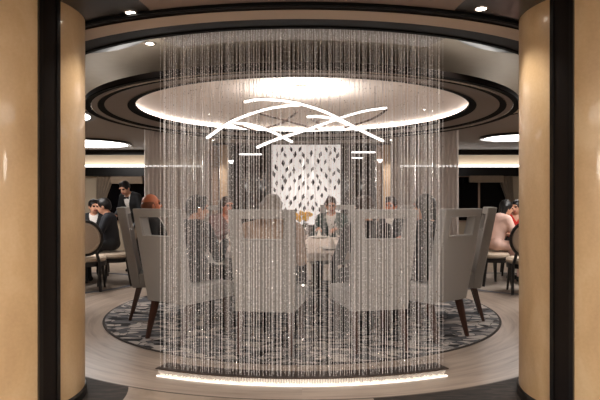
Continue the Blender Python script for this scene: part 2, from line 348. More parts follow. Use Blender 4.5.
# ------------------------------------------------------------------ back of the room
YB = 13.2
ob('wall_back', box(-8, 8, YB, YB+.2, 0, 2.6), M['bwall'], kind='structure')
ob('trim_8', box(-8, 8, YB-.5, YB-.42, CAMH+1.06, ZC), M['black'], kind='structure')
ob('trim_9', box(-8, 8, YB-.16, YB-.001, CAMH+.58, CAMH+.80), M['black'], kind='structure')
tag(ob('cove_light', box(-7.9, 7.9, YB-.15, YB-.05, CAMH+.802, CAMH+.84), M['oculus']), 'long glowing cove light strip above the black window cornice on the back wall', 'light')
nw = 0
def window(x0, x1, z0, z1):
    global nw; nw += 1
    w_ = ob('window_%d' % nw, box(x0, x1, YB-.03, YB-.002, z0, z1), M['night'], kind='structure')
    for a, b, c, d in ((x0-.04, x0, z0, z1), (x1, x1+.04, z0, z1), (x0-.04, x1+.04, z0-.04, z0), (x0-.04, x1+.04, z1, z1+.04), ((x0+x1)/2-.025, (x0+x1)/2+.025, z0, z1)):
        ob('window_frame', box(a, b, YB-.05, YB-.002, c, d, .004), M['wood_pillar_dull'], w_)
def wx(px, d=YB): return (px-302)/F*d
window(wx(101), wx(146), .75, CAMH+.56); window(wx(452), wx(505), .75, CAMH+.56); window(wx(152), wx(196), .75, CAMH+.56); window(wx(404), wx(446), .75, CAMH+.56)
def drape(px, topw, side, label):
    x = wx(px); t = thing('curtain', label, 'curtain', (x, YB-.12, 0)); v = []; f = []; nu, nz = 40, 24
    for thick in (0, 1):
        for j in range(nz+1):
            z = .06+(CAMH+.56-.06)*j/nz
            q = abs(z-1.05)/.8; wd = topw*(.34+.66*min(1, q)**1.3); off = side*topw*.33*(1-min(1, q)**1.3)
            for i in range(nu+1):
                u = i/nu-.5; v.append((off+u*wd, .055*math.sin(u*2*PI*4.5+.4)-.02*thick, z))
    S = (nu+1)*(nz+1)
    for j in range(nz):
        for i in range(nu):
            a = j*(nu+1)+i; f.append((a, a+1, a+nu+2, a+nu+1)); f.append((S+a, S+a+nu+1, S+a+nu+2, S+a+1))
    ob('cloth', pyd(v, f, True), M['drape'], t)
    ob('tieback', box(side*topw*.33-topw*.2, side*topw*.33+topw*.2, -.06, .04, 1.02, 1.08, .01), M['wood_pillar_dull'], t)
drape(108, .42, -1, 'beige drape tied back at the night window left of the waiter')
drape(503, .42, 1, 'beige drape tied back at the night window by the right column')
tag(ob('valance', box(wx(115), wx(146), YB-.32, YB-.21, CAMH+.39, CAMH+.56, .02), M['drape']), 'beige fabric valance across the top of the night window above the waiter', 'valance')
tag(ob('valance', box(wx(466), wx(499), YB-.32, YB-.21, CAMH+.42, CAMH+.58, .02), M['drape']), 'beige fabric valance across the top of the right night window', 'valance')

# display partition behind the table
YP = 11.2
def px_(px, d=YP): return (px-302)/F*d
ob('wall_display', box(px_(204), px_(400), YP, YP+.15, 0, ZC), M['partition'], kind='structure')
def pillar(p0, p1, dep, m, label):
    t = thing('pillar', label, 'pillar', (px_((p0+p1)/2, YP-.1), YP, 0)); hw = (p1-p0)/2/F*(YP-.1)
    ob('shaft', box(-hw, hw, -dep, -.002, .1, ZC-.05, .006), m, t); ob('plinth', box(-hw-.015, hw+.015, -dep-.015, -.002, 0, .1, .004), M['espresso'], t)
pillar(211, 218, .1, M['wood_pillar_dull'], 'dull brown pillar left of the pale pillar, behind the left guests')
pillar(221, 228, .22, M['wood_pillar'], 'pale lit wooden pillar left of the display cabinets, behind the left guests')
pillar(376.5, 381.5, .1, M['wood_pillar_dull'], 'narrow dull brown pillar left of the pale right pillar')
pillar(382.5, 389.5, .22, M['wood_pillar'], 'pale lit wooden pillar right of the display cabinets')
def cabinet(p0, p1, bars, label):
    xc = px_((p0+p1)/2); hw = (p1-p0)/2/F*YP; t = thing('display_cabinet', label, 'cabinet', (xc, YP, 0))
    ob('body', box(-hw, hw, -.12, -.002, 0, ZC-.06, .005), M['espresso'], t)
    for s in (-1, 1):
        d = ob('door', box(min(0, s*(hw-.02))+.004, max(0, s*(hw-.02))-.004, -.135, -.121, .12, ZC-.1, .003), M['smoked_glass'], t)
        ob('handle', tube([(s*.02, -.15, 1.0), (s*.02, -.15, 1.25)], .006), M['silver'], d)
    for (a, b, y, th) in bars: ob('light_bar', box(px_(a)-xc, px_(b)-xc, -.19, -.13, CAMH+(200-y)/F*YP-th/2, CAMH+(200-y)/F*YP+th/2, .004), M['led'], t)
cabinet(231, 268, [(240, 262, 155, .02)], 'dark glass display cabinet with a lit bar, left of the white leaf panel')
cabinet(342, 376, [(351, 374, 153, .02), (351, 362, 158.5, .012)], 'dark glass display cabinet with two lit bars, right of the white leaf panel')
def sconce(px, y, s, label):
    t = thing('wall_sconce', label, 'wall lamp', (px_(px, YP-.16), YP-.16, CAMH+(200-y)/F*(YP-.16)))
    ob('shade', lathe([(.02, -.03), (.055, .03), (.05, .03), (.016, -.03)], 20), M['led'], t)
    ob('bracket', box(-.015, .015, 0, .158, -.02, 0, .003), M['silver'], t)
sconce(231, 162, 1, 'small white wall lamp beside the pale left pillar'); sconce(380, 161, -1, 'small white wall lamp beside the pale right pillar')
t = thing('leaf_panel', 'white panel with added glow, hung with dark lozenge leaves behind the dining table', 'wall art', (px_(306), YP, 0))
hw = 34.5/F*YP; ob('back_panel', box(-hw, hw, -.06, -.002, .74, CAMH+55/F*YP, .006), M['white_panel_glow'], t)
def leaf_me():
    bm = bmesh.new(); P = [(0, -.062), (.03, 0), (0, .062), (-.03, 0)]
    a = [bm.verts.new((x, 0, z)) for x, z in P]; f1, f2 = bm.verts.new((0, -.01, 0)), bm.verts.new((0, .01, 0))
    for i in range(4): bm.faces.new((a[i], a[(i+1) % 4], f1)); bm.faces.new((a[(i+1) % 4], a[i], f2))
    return bm_me(bm)
LM = leaf_me(); LM.materials.append(M['leaf']); k = 0
for r in range(11):
    for c in range(8):
        x = -hw+.085+c*(2*hw-.17)/7+(.045 if r % 2 else -.045)*.9+random.uniform(-.025, .025); z = .9+r*.142+random.uniform(-.04, .04)
        if abs(x) > hw-.03 or z > CAMH+52/F*YP or k >= 98: continue
        o = ob('leaf', LM, None, t); o.location = (x, -.1-random.random()*.05, z); o.rotation_euler = (0, random.uniform(-.5, .5), random.uniform(-.6, .6)); s = random.uniform(.95, 1.3); o.scale = (s, s, s); k += 1
v = []
wires = []
for c in range(8):
    x = -hw+.1+c*(2*hw-.2)/7
    b = len(v); v += [(x-.001, -.125, .86), (x+.001, -.125, .86), (x, -.127, .86), (x-.001, -.125, CAMH+52/F*YP), (x+.001, -.125, CAMH+52/F*YP), (x, -.127, CAMH+52/F*YP)]
    wires += [(b, b+1, b+4, b+3), (b+1, b+2, b+5, b+4), (b+2, b, b+3, b+5)]
ob('hanging_wire', pyd(v, wires), M['silver'], t)['kind'] = 'stuff'

# rear sheer drapes
def sheer(a0, a1, label):
    n = 160; z0, z1 = .02, ZC-.004; v = []; f = []
    for i in range(n+1):
        u = i/n; a = math.radians(a0+(a1-a0)*u); r = 2.56+.028*math.sin(u*2*PI*17+.6*math.sin(u*31))
        for dr in (0, .004):
            for z in (z0, z1): v.append(((r+dr)*math.sin(a), CY+(r+dr)*math.cos(a), z))
    for i in range(n):
        b = 4*i; f += [(b, b+4, b+5, b+1), (b+2, b+3, b+7, b+6)]
    t = thing('sheer_curtain', label, 'curtain', (0, 0, 0))
    ob('cloth', pyd(v, f, True), M['sheer'], t)
    ob('rail', lathe([(2.53, ZC-.02), (2.59, ZC-.02), (2.59, ZC-.001), (2.53, ZC-.001)], 24, a0=PI-math.radians(a0), a1=PI-math.radians(a1), cx=0, cy=CY, closed=True), M['black'], t)
sheer(-59, -33, 'pale grey pleated sheer curtain hanging behind the left guests'); sheer(33, 59, 'pale grey pleated sheer curtain hanging behind the right guests')

# rugs
def rug(x, y, r, m, label):
    o = tag(ob('rug', lathe([(0, 0.001), (r, .001), (r+.004, .004), (r-.004, .009), (0, .009)], 96, cx=x, cy=y), m), label, 'rug')
    if m is M['rug_plain']: ob('border', lathe([(r-.12, .0088), (r-.12, .0096), (r-.02, .0096), (r-.02, .0088)], 96, cx=x, cy=y, closed=True), mat('rug_border', sl(84, 84, 90), .95), o)
rug(0, CY, 2.16, M['rug'], 'large round rug patterned in grey, white and black flecks under the main dining table')
rug(-3.55, 8.1, 1.15, M['rug_plain'], 'small round grey rug under the table behind the left column')
rug(3.3, 8.1, 1.15, M['rug_plain'], 'small round grey rug under the table behind the right column')
RZ = .009

# ------------------------------------------------------------------ chairs
def make_chair():
    t = bpy.data.objects.new('dining_chair', None); COL.objects.link(t)
    z0, z1, th = .335, 1.165, .088
    yc = lambda z: -.27-(z-z0)*.19
    hwid = lambda z: .245+.02*(z-z0)/(z1-z0)
    def P(u, z, d): return (u, yc(z)+d, z)
    out = [(-hwid(z0), z0), (hwid(z0), z0), (hwid(z1), z1), (-hwid(z1), z1)]; inn = [(-.165, .93), (.165, .93), (.178, 1.092), (-.178, 1.092)]
    bm = bmesh.new(); R_ = {}
    for s, d in (('b', -th/2), ('f', th/2)):
        R_['o'+s] = [bm.verts.new(P(u, z, d)) for u, z in out]; R_['i'+s] = [bm.verts.new(P(u, z, d)) for u, z in inn]
    for i in range(4):
        j = (i+1) % 4
        for q in ((R_['ob'][i], R_['ob'][j], R_['ib'][j], R_['ib'][i]), (R_['of'][i], R_['of'][j], R_['if'][j], R_['if'][i]), (R_['ob'][i], R_['ob'][j], R_['of'][j], R_['of'][i]), (R_['ib'][i], R_['ib'][j], R_['if'][j], R_['if'][i])): bm.faces.new(q)
    bmesh.ops.recalc_face_normals(bm, faces=bm.faces)
    ed = [e for e in bm.edges if len(e.link_faces) == 2 and e.calc_face_angle() > .5]
    bmesh.ops.bevel(bm, geom=ed, offset=.014, segments=3, affect='EDGES', profile=.6)
    bk = ob('backrest', sharp_smooth(bm_me(bm), 40), M['chair_fabric'], t)
    for d in (-th/2-.001, th/2+.001):                    # welting round the opening
        c = [P(u*1.035, z+(-.006 if z < 1 else .006), d) for u, z in inn]
        for i in range(4): pass
        ob('piping', tube([c[0], c[1], c[2], c[3], c[0]], .0055, 6), M['chair_fabric'], bk)
    ob('seat', sharp_smooth(bm_me(hexa([(-.25, -.24, .335), (.25, -.24, .335), (.265, .28, .335), (-.265, .28, .335), (-.25, -.25, .48), (.25, -.25, .48), (.265, .28, .48), (-.265, .28, .48)], .022, 3)), 40), M['chair_fabric'], t)
    for s in (-1, 1):
        ob('leg', taper_leg((s*.225, .235, 0), (s*.215, .225, .337), .014, .026), M['chair_leg'], t)
        ob('leg', taper_leg((s*.215, -.34, 0), (s*.205, -.25, .337), .015, .028), M['chair_leg'], t)
    return t
CH = make_chair(); first = [True]
def seat_at(a, r, rot=None):
    return Vector((r*math.sin(math.radians(a)), CY-r*math.cos(math.radians(a)), RZ+.001)), math.radians(a if rot is None else rot)
def chair(a, r, rot, label):
    o = CH if first[0] else copy_tree(CH); first[0] = False
    o.location, z = seat_at(a, r, rot); o.rotation_euler = (0, 0, z)
    tag(o, label, 'chair', 'grey high-back chairs around the main table'); return o
SEATS = dict(A=(-75.5, 1.54, -77), B=(-39.6, 1.60, -33), C=(-9.2, 1.60, -8), D=(20.8, 1.62, 12), E=(43.8, 1.63, 38), F=(75, 1.63, 77), G=(-140, 1.66, -140), H=(165, 1.66, 165), I=(132, 1.66, 132))
for kx, lab in dict(A='grey high-back dining chair seen edge-on at far left beside the man in navy',
    B='grey dining chair with open-window back below the ginger head, half outside the curtain',
    C='grey dining chair square-on behind the bead curtain, left of the yellow flowers',
    D='grey dining chair behind the bead curtain, right of the yellow flowers',
    E='grey dining chair with open-window back at the right end of the bead curtain',
    F='grey high-back dining chair seen edge-on at far right beside the woman in pink',
    G='grey dining chair on the far table side before the pale left pillar',
    H='grey dining chair on the far table side before the white leaf panel',
    I='grey dining chair on the far table side before the pale right pillar').items(): chair(*SEATS[kx], lab)

def make_oval():
    t = bpy.data.objects.new('oval_back_chair', None); COL.objects.link(t)
    ob('seat', lathe([(0, .40), (.22, .40), (.24, .42), (.24, .45), (.21, .475), (0, .482)], 32), M['cream_pad'], t)
    ob('seat_rail', lathe([(.18, .34), (.235, .34), (.24, .40), (.18, .40)], 32, closed=True), M['dark_leg'], t)
    def oval(rx, rz, r, y): return tube([(rx*math.cos(2*PI*i/32), y-.06*math.sin(2*PI*i/32)*1.0, .73+rz*math.sin(2*PI*i/32)) for i in range(33)], r, 8)
    bf = ob('back_frame', oval(.21, .23, .02, -.27), M['dark_leg'], t)
    me = lathe([(0, -.028), (.17, -.024), (.195, 0), (.17, .024), (0, .028)], 32)
    for q in me.vertices: x, y, z = q.co; q.co = (x, -.27+z-.06*(y/.2), .73+y*1.1)
    ob('backrest', me, M['cream_pad'], t)
    for s in (-1, 1):
        ob('leg', taper_leg((s*.2, .19, 0), (s*.17, .16, .345), .013, .022), M['dark_leg'], t); ob('leg', tube([(s*.19, -.27, .006), (s*.17, -.2, .38), (s*.13, -.235, .56)], .02, 8), M['dark_leg'], t)
    return t
OV = make_oval(); fo = [True]
def oval_chair(x, y, rz, label):
    o = OV if fo[0] else copy_tree(OV); fo[0] = False; o.location = (x, y, RZ+.001); o.rotation_euler = (0, 0, rz); return tag(o, label, 'chair', 'oval-back chairs in the room behind')
oval_chair(-2.95, 7.45, .25, 'empty dark chair with round cream back beside the left column')
oval_chair(-2.75, 7.95, PI*.5+.1, 'dark chair with cream seat under the suited man behind the left column')
oval_chair(-3.42, 8.95, PI+.3, 'dark chair under the man facing us beside the left column')
oval_chair(2.98, 7.22, -.25, 'empty dark chair with round cream back beside the right column')
oval_chair(2.80, 7.95, -PI*.5+.25, 'dark chair with cream seat under the woman in the pink suit')
oval_chair(3.52, 8.95, PI-.3, 'dark chair under the woman in red beside the right column')

# ------------------------------------------------------------------ tables and what stands on them
def table(x, y, r, label, clab):
    t = thing('round_table', label, 'table', (x, y, RZ+.001))
    ob('tabletop', lathe([(0, .70), (r-.02, .70), (r-.02, .735), (0, .735)], 96), M['espresso'], t)
    ob('pedestal', lathe([(.0, .04), (r*.29, .04), (r*.27, .07), (.08, .12), (.06, .5), (.15, .68), (.0, .70)], 48), M['dark_leg'], t)
    ob('base_plate', lathe([(0, 0), (r*.33, 0), (r*.33, .025), (r*.3, .042), (0, .042)], 48), M['dark_leg'], t)
    v = [(0, 0, 0)]; f = []; n = 144; rings = [(r*.5, .742, 0), (r-.03, .742, 0), (r, .735, .3), (r+.006, .71, 1), (r+.010, .665, 2)]
    v[0] = (x, y, RZ+.742)
    for (rr, z, wv) in rings:
        for i in range(n):
            a = 2*PI*i/n; q = rr+wv*.007*math.sin(a*22+.5*math.sin(a*5)); v.append((x+q*math.sin(a), y-q*math.cos(a), RZ+z))
    for i in range(n): f.append((0, 1+(i+1) % n, 1+i))
    for k in range(len(rings)-1):
        for i in range(n): j = (i+1) % n; f.append((1+k*n+i, 1+k*n+j, 1+(k+1)*n+j, 1+(k+1)*n+i))
    tag(ob('tablecloth', pyd(v, f, True), M['cloth']), clab, 'tablecloth')
table(0, CY, 1.12, 'large round dining table on a dark pedestal behind the bead curtain', 'pale cloth draped over the large round dining table')
table(-3.62, 7.95, .46, 'small round table among the guests behind the left column', 'pale cloth on the small table behind the left column')
table(3.78, 7.95, .46, 'small round table among the guests behind the right column', 'pale cloth on the small table behind the right column')
TZ = RZ+.743
t = thing('flower_vase', 'glass vase of yellow flowers standing on the main table', 'vase', (-.01, CY-.35, TZ))
ob('vase', lathe([(0, 0), (.05, 0), (.045, .06), (.06, .16), (.075, .2), (.07, .2), (.055, .155), (.04, .06), (0, .012)], 32), M['glass'], t)
for i in range(13):
    a = i*2.4; rr = .022+.05*math.sqrt(i/13); top = Vector((rr*1.6*math.cos(a), rr*1.6*math.sin(a), .31-.55*rr+.03*(i % 3)))
    st = ob('stem', tube([(rr*.25*math.cos(a), rr*.25*math.sin(a), .02), (rr*.5*math.cos(a), rr*.5*math.sin(a), .18), top], .003, 5), M['green'], t)
    me = lathe([(0, -.02), (.024, -.012), (.034, .01), (.03, .026), (.018, .014), (0, .01)], 14)
    for k, q in enumerate(me.vertices): q.co *= 1+.10*math.sin(q.co.x*300)+.08*math.cos(q.co.y*260)
    b = ob('bloom', me, M['yellow'], t); b.location = top; b.rotation_euler = (.5*math.sin(a), .5*math.cos(a), a)
def make_glass():
    t = bpy.data.objects.new('wine_glass', None); COL.objects.link(t)
    ob('bowl', lathe([(.004, .09), (.03, .11), (.038, .15), (.03, .2), (.0285, .2), (.036, .15), (.028, .112), (0, .094)], 24), M['glass'], t)
    ob('stem', tube([(0, 0, .003), (0, 0, .092)], .0035, 8), M['glass'], t); ob('foot', lathe([(0, 0), (.034, 0), (.034, .002), (.005, .006), (0, .006)], 24), M['glass'], t)
    return t
def make_plate():
    t = bpy.data.objects.new('plate', None); COL.objects.link(t)
    ob('dish', lathe([(0, .0), (.08, 0), (.135, .018), (.134, .022), (.08, .006), (0, .006)], 40), M['porcelain'], t)
    ob('napkin', lathe([(.0, .007), (.045, .007), (.028, .05), (.012, .1), (0, .12)], 7, smooth=False), M['white_shirt'], t); return t
G0 = make_glass(); P0 = make_plate(); who = dict(A='the ginger-haired man', B='the dark-suited guest at left', C='the guest in the beige fur', D='the dark-suited guest right of the flowers', E='the black-haired guest at right', F='the grey-jacketed guest leaning forward', G='the far guest at left', H='the far guest before the white panel', I='the far guest at right')
for i, (kx, (a, r, rot)) in enumerate(SEATS.items()):
    g = G0 if i == 0 else copy_tree(G0); p = P0 if i == 0 else copy_tree(P0)
    ar = math.radians(a); p.location = (.86*math.sin(ar), CY-.86*math.cos(ar), TZ); ar += .2; g.location = (.74*math.sin(ar), CY-.74*math.cos(ar), TZ)
    tag(g, 'stemmed wine glass on the main table before '+who[kx], 'glass', 'wine glasses on the main table'); tag(p, 'white plate with folded napkin before '+who[kx], 'plate', 'plates on the main table')

# ------------------------------------------------------------------ chandelier of crossing arcs
t = thing('chandelier', 'hanging lamp of crossing curved light bars below the white dome', 'chandelier', (0, CY, CAMH+.95))
base = Vector((0, CY, CAMH+.95))
def arc(pts, name, m, fl, bend):
    n = len(pts); P = []
    for i, (x, y) in enumerate(pts):
        u = i/(n-1)*2-1; P.append(at(x, y, CY+bend*(1-u*u)+(.12*u))-base)
    S = spline(P, 10); o = ob(name, tube(S, .01, 12, flat=fl), m, t); return S, o
A_ = [([(207, 138), (230, 122.5), (260, 111), (283, 106.5), (300, 104.8)], -.5), ([(245, 102), (258, 99.7), (280, 100.5), (300, 104), (325, 112), (345, 122), (363, 131.5), (383, 141)], -.55),
      ([(257, 147.5), (275, 140), (300, 132), (322, 124.5), (345, 116.5), (365, 111), (386, 108)], -.35), ([(235, 123), (250, 124.5), (270, 131), (292, 142)], -.2), ([(307, 117), (322, 117), (340, 121), (357, 130)], -.15)]
for pts, b in A_:
    S, o = arc(pts, 'light_bar', M['led'], (.0135, .011), b)
    ob('housing', tube([p+Vector((0, 0, .017)) for p in S], .01, 8, flat=(.013, .006)), M['silver'], o)
for pts, b in [([(260, 113.5), (280, 119), (300, 124.5), (318, 129.5)], .35), ([(263, 129), (280, 123.5), (290, 117.5), (297, 111.5)], .35), ([(345, 127.5), (362, 122.5), (376, 117), (387, 109.5)], .3), ([(235, 124), (243, 127), (256, 131)], .2), ([(311, 119), (316, 122), (325, 126)], .2)]:
    arc(pts, 'dark_bar', M['bronze_plate'], (.014, .012), b)
for x, y, d in ((243, 117.5, 5.9), (262, 101, 5.95), (340, 119, 5.75), (375, 110, 6.0), (300, 124, 6.6), (284, 120, 6.6)):
    p = at(x, y, d)-base; ob('suspension_cable', tube([p, (p.x, p.y, ZR+.27-base.z)], .0025, 6), M['bronze_plate'], t)
ob('ceiling_rose', lathe([(0, .27), (.14, .27), (.14, .29), (0, .32)], 32), M['dome'], t).location = (0, 0, ZR-base.z)

l = bpy.data.lights.new('dome_fill', 'AREA'); l.shape = 'DISK'; l.size = .9; l.energy = 9; l.color = (1, .95, .91); lo = bpy.data.objects.new('dome_fill', l); COL.objects.link(lo); lo.parent = t; lo.location = (0, 0, .12); lo.rotation_euler = (PI, 0, 0)  # extra area light added above the bars to brighten the dome centre

# ------------------------------------------------------------------ people
def cap(a, b, ra, rb, tg, k=.02, sy=1.0): return dict(a=np.array(a, float), b=np.array(b, float), ra=ra, rb=rb, t=tg, k=k, sy=sy, rot=None)
def ell(c, r, tg, k=.015, rot=None): return dict(c=np.array(c, float), r=np.array(r, float), t=tg, k=k, rot=rot)
def sdf(p, X):
    if 'c' in p:
        q = X-p['c']
        if p['rot'] is not None: q = q@p['rot']
        k0 = np.linalg.norm(q/p['r'], axis=-1); k1 = np.linalg.norm(q/(p['r']**2), axis=-1)+1e-9; return k0*(k0-1)/k1
    ba = p['b']-p['a']; q = X-p['a']; h = np.clip((q@ba)/max(1e-9, ba@ba), 0, 1); d = q-h[..., None]*ba
    if p['sy'] != 1: d = d.copy(); d[..., 1] /= p['sy']
    return (np.linalg.norm(d, axis=-1)-(p['ra']+(p['rb']-p['ra'])*h))*(1 if p['sy'] == 1 else .85)
def bounds(p):
    if 'c' in p: r = p['r'].max(); return p['c']-r, p['c']+r
    r = max(p['ra'], p['rb']); return np.minimum(p['a'], p['b'])-r, np.maximum(p['a'], p['b'])+r
def surface(prims, vox, cuts=()):
    lo = np.min([bounds(p)[0] for p in prims], 0)-3*vox; hi = np.max([bounds(p)[1] for p in prims], 0)+3*vox
    n = np.ceil((hi-lo)/vox).astype(int)+1; Fd = np.full(n, .2, np.float32)
    ax = [lo[i]+vox*np.arange(n[i]) for i in range(3)]
    def block(p, pad):
        a, b = bounds(p); i0 = np.maximum(0, np.floor((a-pad-lo)/vox).astype(int)); i1 = np.minimum(n, np.ceil((b+pad-lo)/vox).astype(int)+1)
        s = tuple(slice(i0[k], i1[k]) for k in range(3)); return s, np.stack(np.meshgrid(*[ax[k][s[k]] for k in range(3)], indexing='ij'), -1)
    for p in prims:
        s, X = block(p, .04); d = sdf(p, X); o = Fd[s]; k = p['k']; h = np.maximum(k-np.abs(o-d), 0)/k; Fd[s] = np.minimum(o, d)-h*h*k*.25
    for p in cuts:
        s, X = block(p, .02); Fd[s] = np.maximum(Fd[s], -sdf(p, X))
    ins = Fd < 0; cs = tuple(x-1 for x in n); acc = np.zeros(cs+(3,)); cnt = np.zeros(cs)
    for axis in range(3):
        for da in (0, 1):
            for db in (0, 1):
                o = [0, 0, 0]; oth = [q for q in range(3) if q != axis]; o[oth[0]] = da; o[oth[1]] = db
                s0 = tuple(slice(o[q], o[q]+cs[q]) for q in range(3)); o2 = o[:]; o2[axis] += 1; s1 = tuple(slice(o2[q], o2[q]+cs[q]) for q in range(3))
                f0, f1 = Fd[s0], Fd[s1]; m = ins[s0] != ins[s1]; tt = np.where(m, f0/np.where(m, f0-f1, 1), 0)
                for q in range(3): acc[..., q] += np.where(m, o[q]+(tt if q == axis else 0), 0)
                cnt += m
    act = cnt > 0; ids = -np.ones(cs, int); ids[act] = np.arange(act.sum()); I = np.argwhere(act); V = lo+vox*(I+acc[act]/cnt[act][:, None]); Q = []
    for axis in range(3):
        b, c = [(1, 2), (2, 0), (0, 1)][axis]; s0 = [slice(1, -1)]*3; s0[axis] = slice(0, n[axis]-1); s1 = s0[:]; s1[axis] = slice(1, n[axis])
        f0, f1 = ins[tuple(s0)], ins[tuple(s1)]; E = np.argwhere(f0 != f1)
        if not len(E): continue
        fl = f0[tuple(E.T)]; E = E+1; E[:, axis] -= 1
        def cell(db, dc): G = E.copy(); G[:, b] -= db; G[:, c] -= dc; return ids[tuple(G.T)]
        q = np.stack([cell(1, 1), cell(0, 1), cell(0, 0), cell(1, 0)], 1); q[~fl] = q[~fl][:, ::-1]; Q.append(q)
    return V, np.concatenate(Q)
def np_me(V, Q, mi=None):
    me = bpy.data.meshes.new('mesh'); me.vertices.add(len(V)); me.vertices.foreach_set('co', np.asarray(V, np.float32).ravel())
    me.loops.add(4*len(Q)); me.loops.foreach_set('vertex_index', Q.ravel().astype(np.int32)); me.polygons.add(len(Q))
    me.polygons.foreach_set('loop_start', np.arange(0, 4*len(Q), 4, dtype=np.int32)); me.update(calc_edges=True)
    me.polygons.foreach_set('use_smooth', np.ones(len(Q), bool))
    if mi is not None: me.polygons.foreach_set('material_index', np.asarray(mi, np.int32))
    me.validate(); return me
def rotm(yaw, pitch, roll=0):
    return np.array(Matrix.Rotation(yaw, 3, 'Z')@Matrix.Rotation(pitch, 3, 'X')@Matrix.Rotation(roll, 3, 'Y'))
def hand(wr, fw, nrm, side, curl=.45):
    fw = Vector(fw).normalized(); nrm = Vector(nrm); nrm = (nrm-fw*nrm.dot(fw)).normalized(); s = fw.cross(nrm)*side; w_ = Vector(wr); P = []
    for i, (o, L) in enumerate(((-.033, .066), (-.011, .076), (.011, .07), (.032, .056))):   # index .. little, index on the thumb side
        kn = w_+fw*(.088-.004*abs(i-1))+s*o; P.append(cap(w_+s*o*.45, kn, .016, .011, 'skin', .012))
        d = (fw+s*o*3.2).normalized(); a = kn; ll = (.45*L, .32*L, .26*L); ang = curl*.5
        for q, l in enumerate(ll):
            dd = d*math.cos(ang)+nrm*math.sin(ang); b = a+dd*l; P.append(cap(a, b, .0088-.0008*q, .0082-.0008*q, 'skin', .004)); a = b; ang += curl*.6
    b0 = w_+fw*.02-s*.022; b1 = b0+fw*.034-s*.026; b2 = b1+fw*.034-s*.006+nrm*.012; P += [cap(b0, b1, .014, .011, 'skin', .008), cap(b1, b2, .0105, .0085, 'skin', .004)]
    return P
def person(label, loc, rz, top='suit_black', legs='suit_black', skin='skin', hair='black', style='short', yaw=0, pitch=0, lean=.12, arms='table', shirt=True, bow=False, stand=False, scale=.96, bulk=1.0, vox=.0085, bare=False):
    root = thing('person', label, 'person', loc, rz); root.scale = (scale,)*3
    S = .505 if not stand else .93; P = []; b = bulk
    hipz = S+.085; sn, cs_ = math.sin(lean), math.cos(lean)
    def T(x, y, z): return np.array((x, y*cs_+z*sn, hipz+z*cs_-y*sn))   # torso frame leaning forward
    tp = 'top'; lg = 'legs'
    P += [cap(T(-.085, 0, .012), T(.085, 0, .012), .09, .09, lg if not stand else lg, .05, .85), cap(T(0, 0, .085+.11*(b-1)), T(0, -.005, .18), .135*b, .13*b, tp, .05, .75), cap(T(0, -.005, .18), T(0, -.01, .34), .135*b, .15*b, tp, .05, .7),
          cap(T(-.11, -.015, .40), T(.11, -.015, .40), .085*b, .085*b, tp, .06, .9), cap(T(-.1, .02, .30), T(.1, .02, .30), .085*b, .085*b, tp, .05), cap(T(0, -.015, .42), T(0, .008, .53), .062, .052, 'skin', .03)]
    hc = T(0, .03, .615); Rm = rotm(yaw, pitch-lean*.6)
    H = lambda *q: hc+Rm@np.array(q)
    P += [ell(H(0, -.012, .025), (.076, .094, .098), 'skin', .01, Rm), ell(H(0, .02, -.045), (.058, .068, .072), 'skin', .03, Rm), cap(H(0, .083, .014), H(0, .104, -.026), .009, .013, 'skin', .012), ell(H(.077, -.008, -.012), (.011, .02, .032), 'skin', .006, Rm), ell(H(-.077, -.008, -.012), (.011, .02, .032), 'skin', .006, Rm),
          cap(H(-.045, .078, .034), H(.045, .078, .034), .012, .012, 'skin', .015)]
    E = [ell(H(.03, .08, .014), (.013, .011, .008), 'eye', .004, Rm), ell(H(-.03, .08, .014), (.013, .011, .008), 'eye', .004, Rm), cap(H(-.02, .083, -.062), H(.02, .083, -.062), .0075, .0075, 'lip', .006)]
    P += E
    for s in (-1, 1):
        sh = T(s*.175*b, -.02, .415)
        if arms == 'table': el = np.array((s*.25, .10+sn*.3, S+.235)); wr = np.array((s*.13, .335+sn*.25, S+.345))
        elif arms == 'lap': el = np.array((s*.255, -.02+sn*.3, S+.23)); wr = np.array((s*.10, .22, S+.20))
        elif arms == 'chin': el = np.array((s*.2, .26+sn*.3, S+.31)); wr = np.array((s*.07, .24+sn*.5, S+.50))
        elif arms == 'serve': el = T(s*.24, .10, .20) ; wr = T(s*.13, .34, .22)
        rel = arms == 'chin'
        sl_ = 'skin' if bare else tp
        P += [cap(sh, el, .058*b, .046, tp, .035), cap(el, wr, .045, .034 if not bare else .027, sl_, .02)]
        d = (wr-el)/np.linalg.norm(wr-el); P += [cap(wr, wr+d*.03, .026, .024, 'skin', .008)]
        if rel: P += hand(wr+d*.02, (0-s*.25, .1, 1), (0, -1, 0), -s if False else s*-1, .9)
        else: P += hand(wr+d*.02, (-s*.25, 1, -.12), (0, .1, -1), s*1.0 if True else s, .5)
        if not stand:
            kn = np.array((s*.115, .44, S+.05)); an = np.array((s*.115, .41, .09)); hp = T(s*.085, .0, -.005)
        else:
            kn = np.array((s*.10, .03, .51)); an = np.array((s*.10, -.02, .09)); hp = T(s*.09, 0, -.01)
        P += [cap(hp, kn, .08, .06, lg, .03), cap(kn, an, .058, .042, lg, .02), cap(an, an+np.array((0, .0, -.04)), .04, .042, 'shoe', .02), cap(an+np.array((0, -.03, -.055)), an+np.array((s*.015, .16, -.065)), .036, .028, 'shoe', .02)]
    V, Q = surface(P, vox)
    Cn = V[Q].mean(1); best = np.full(len(Cn), 1e9); who_ = np.zeros(len(Cn), int); tags = ['skin', 'top', 'legs', 'shoe', 'eye', 'lip', 'shirt']
    for p in P:
        d = sdf(p, Cn)-(.006 if p['t'] in ('eye', 'lip') else 0); m = d < best; best[m] = d[m]; who_[m] = tags.index(p['t'])
    loc_ = np.stack([Cn[:, 0], (Cn[:, 1])*cs_-(Cn[:, 2]-hipz)*sn, (Cn[:, 2]-hipz)*cs_+Cn[:, 1]*sn], 1)
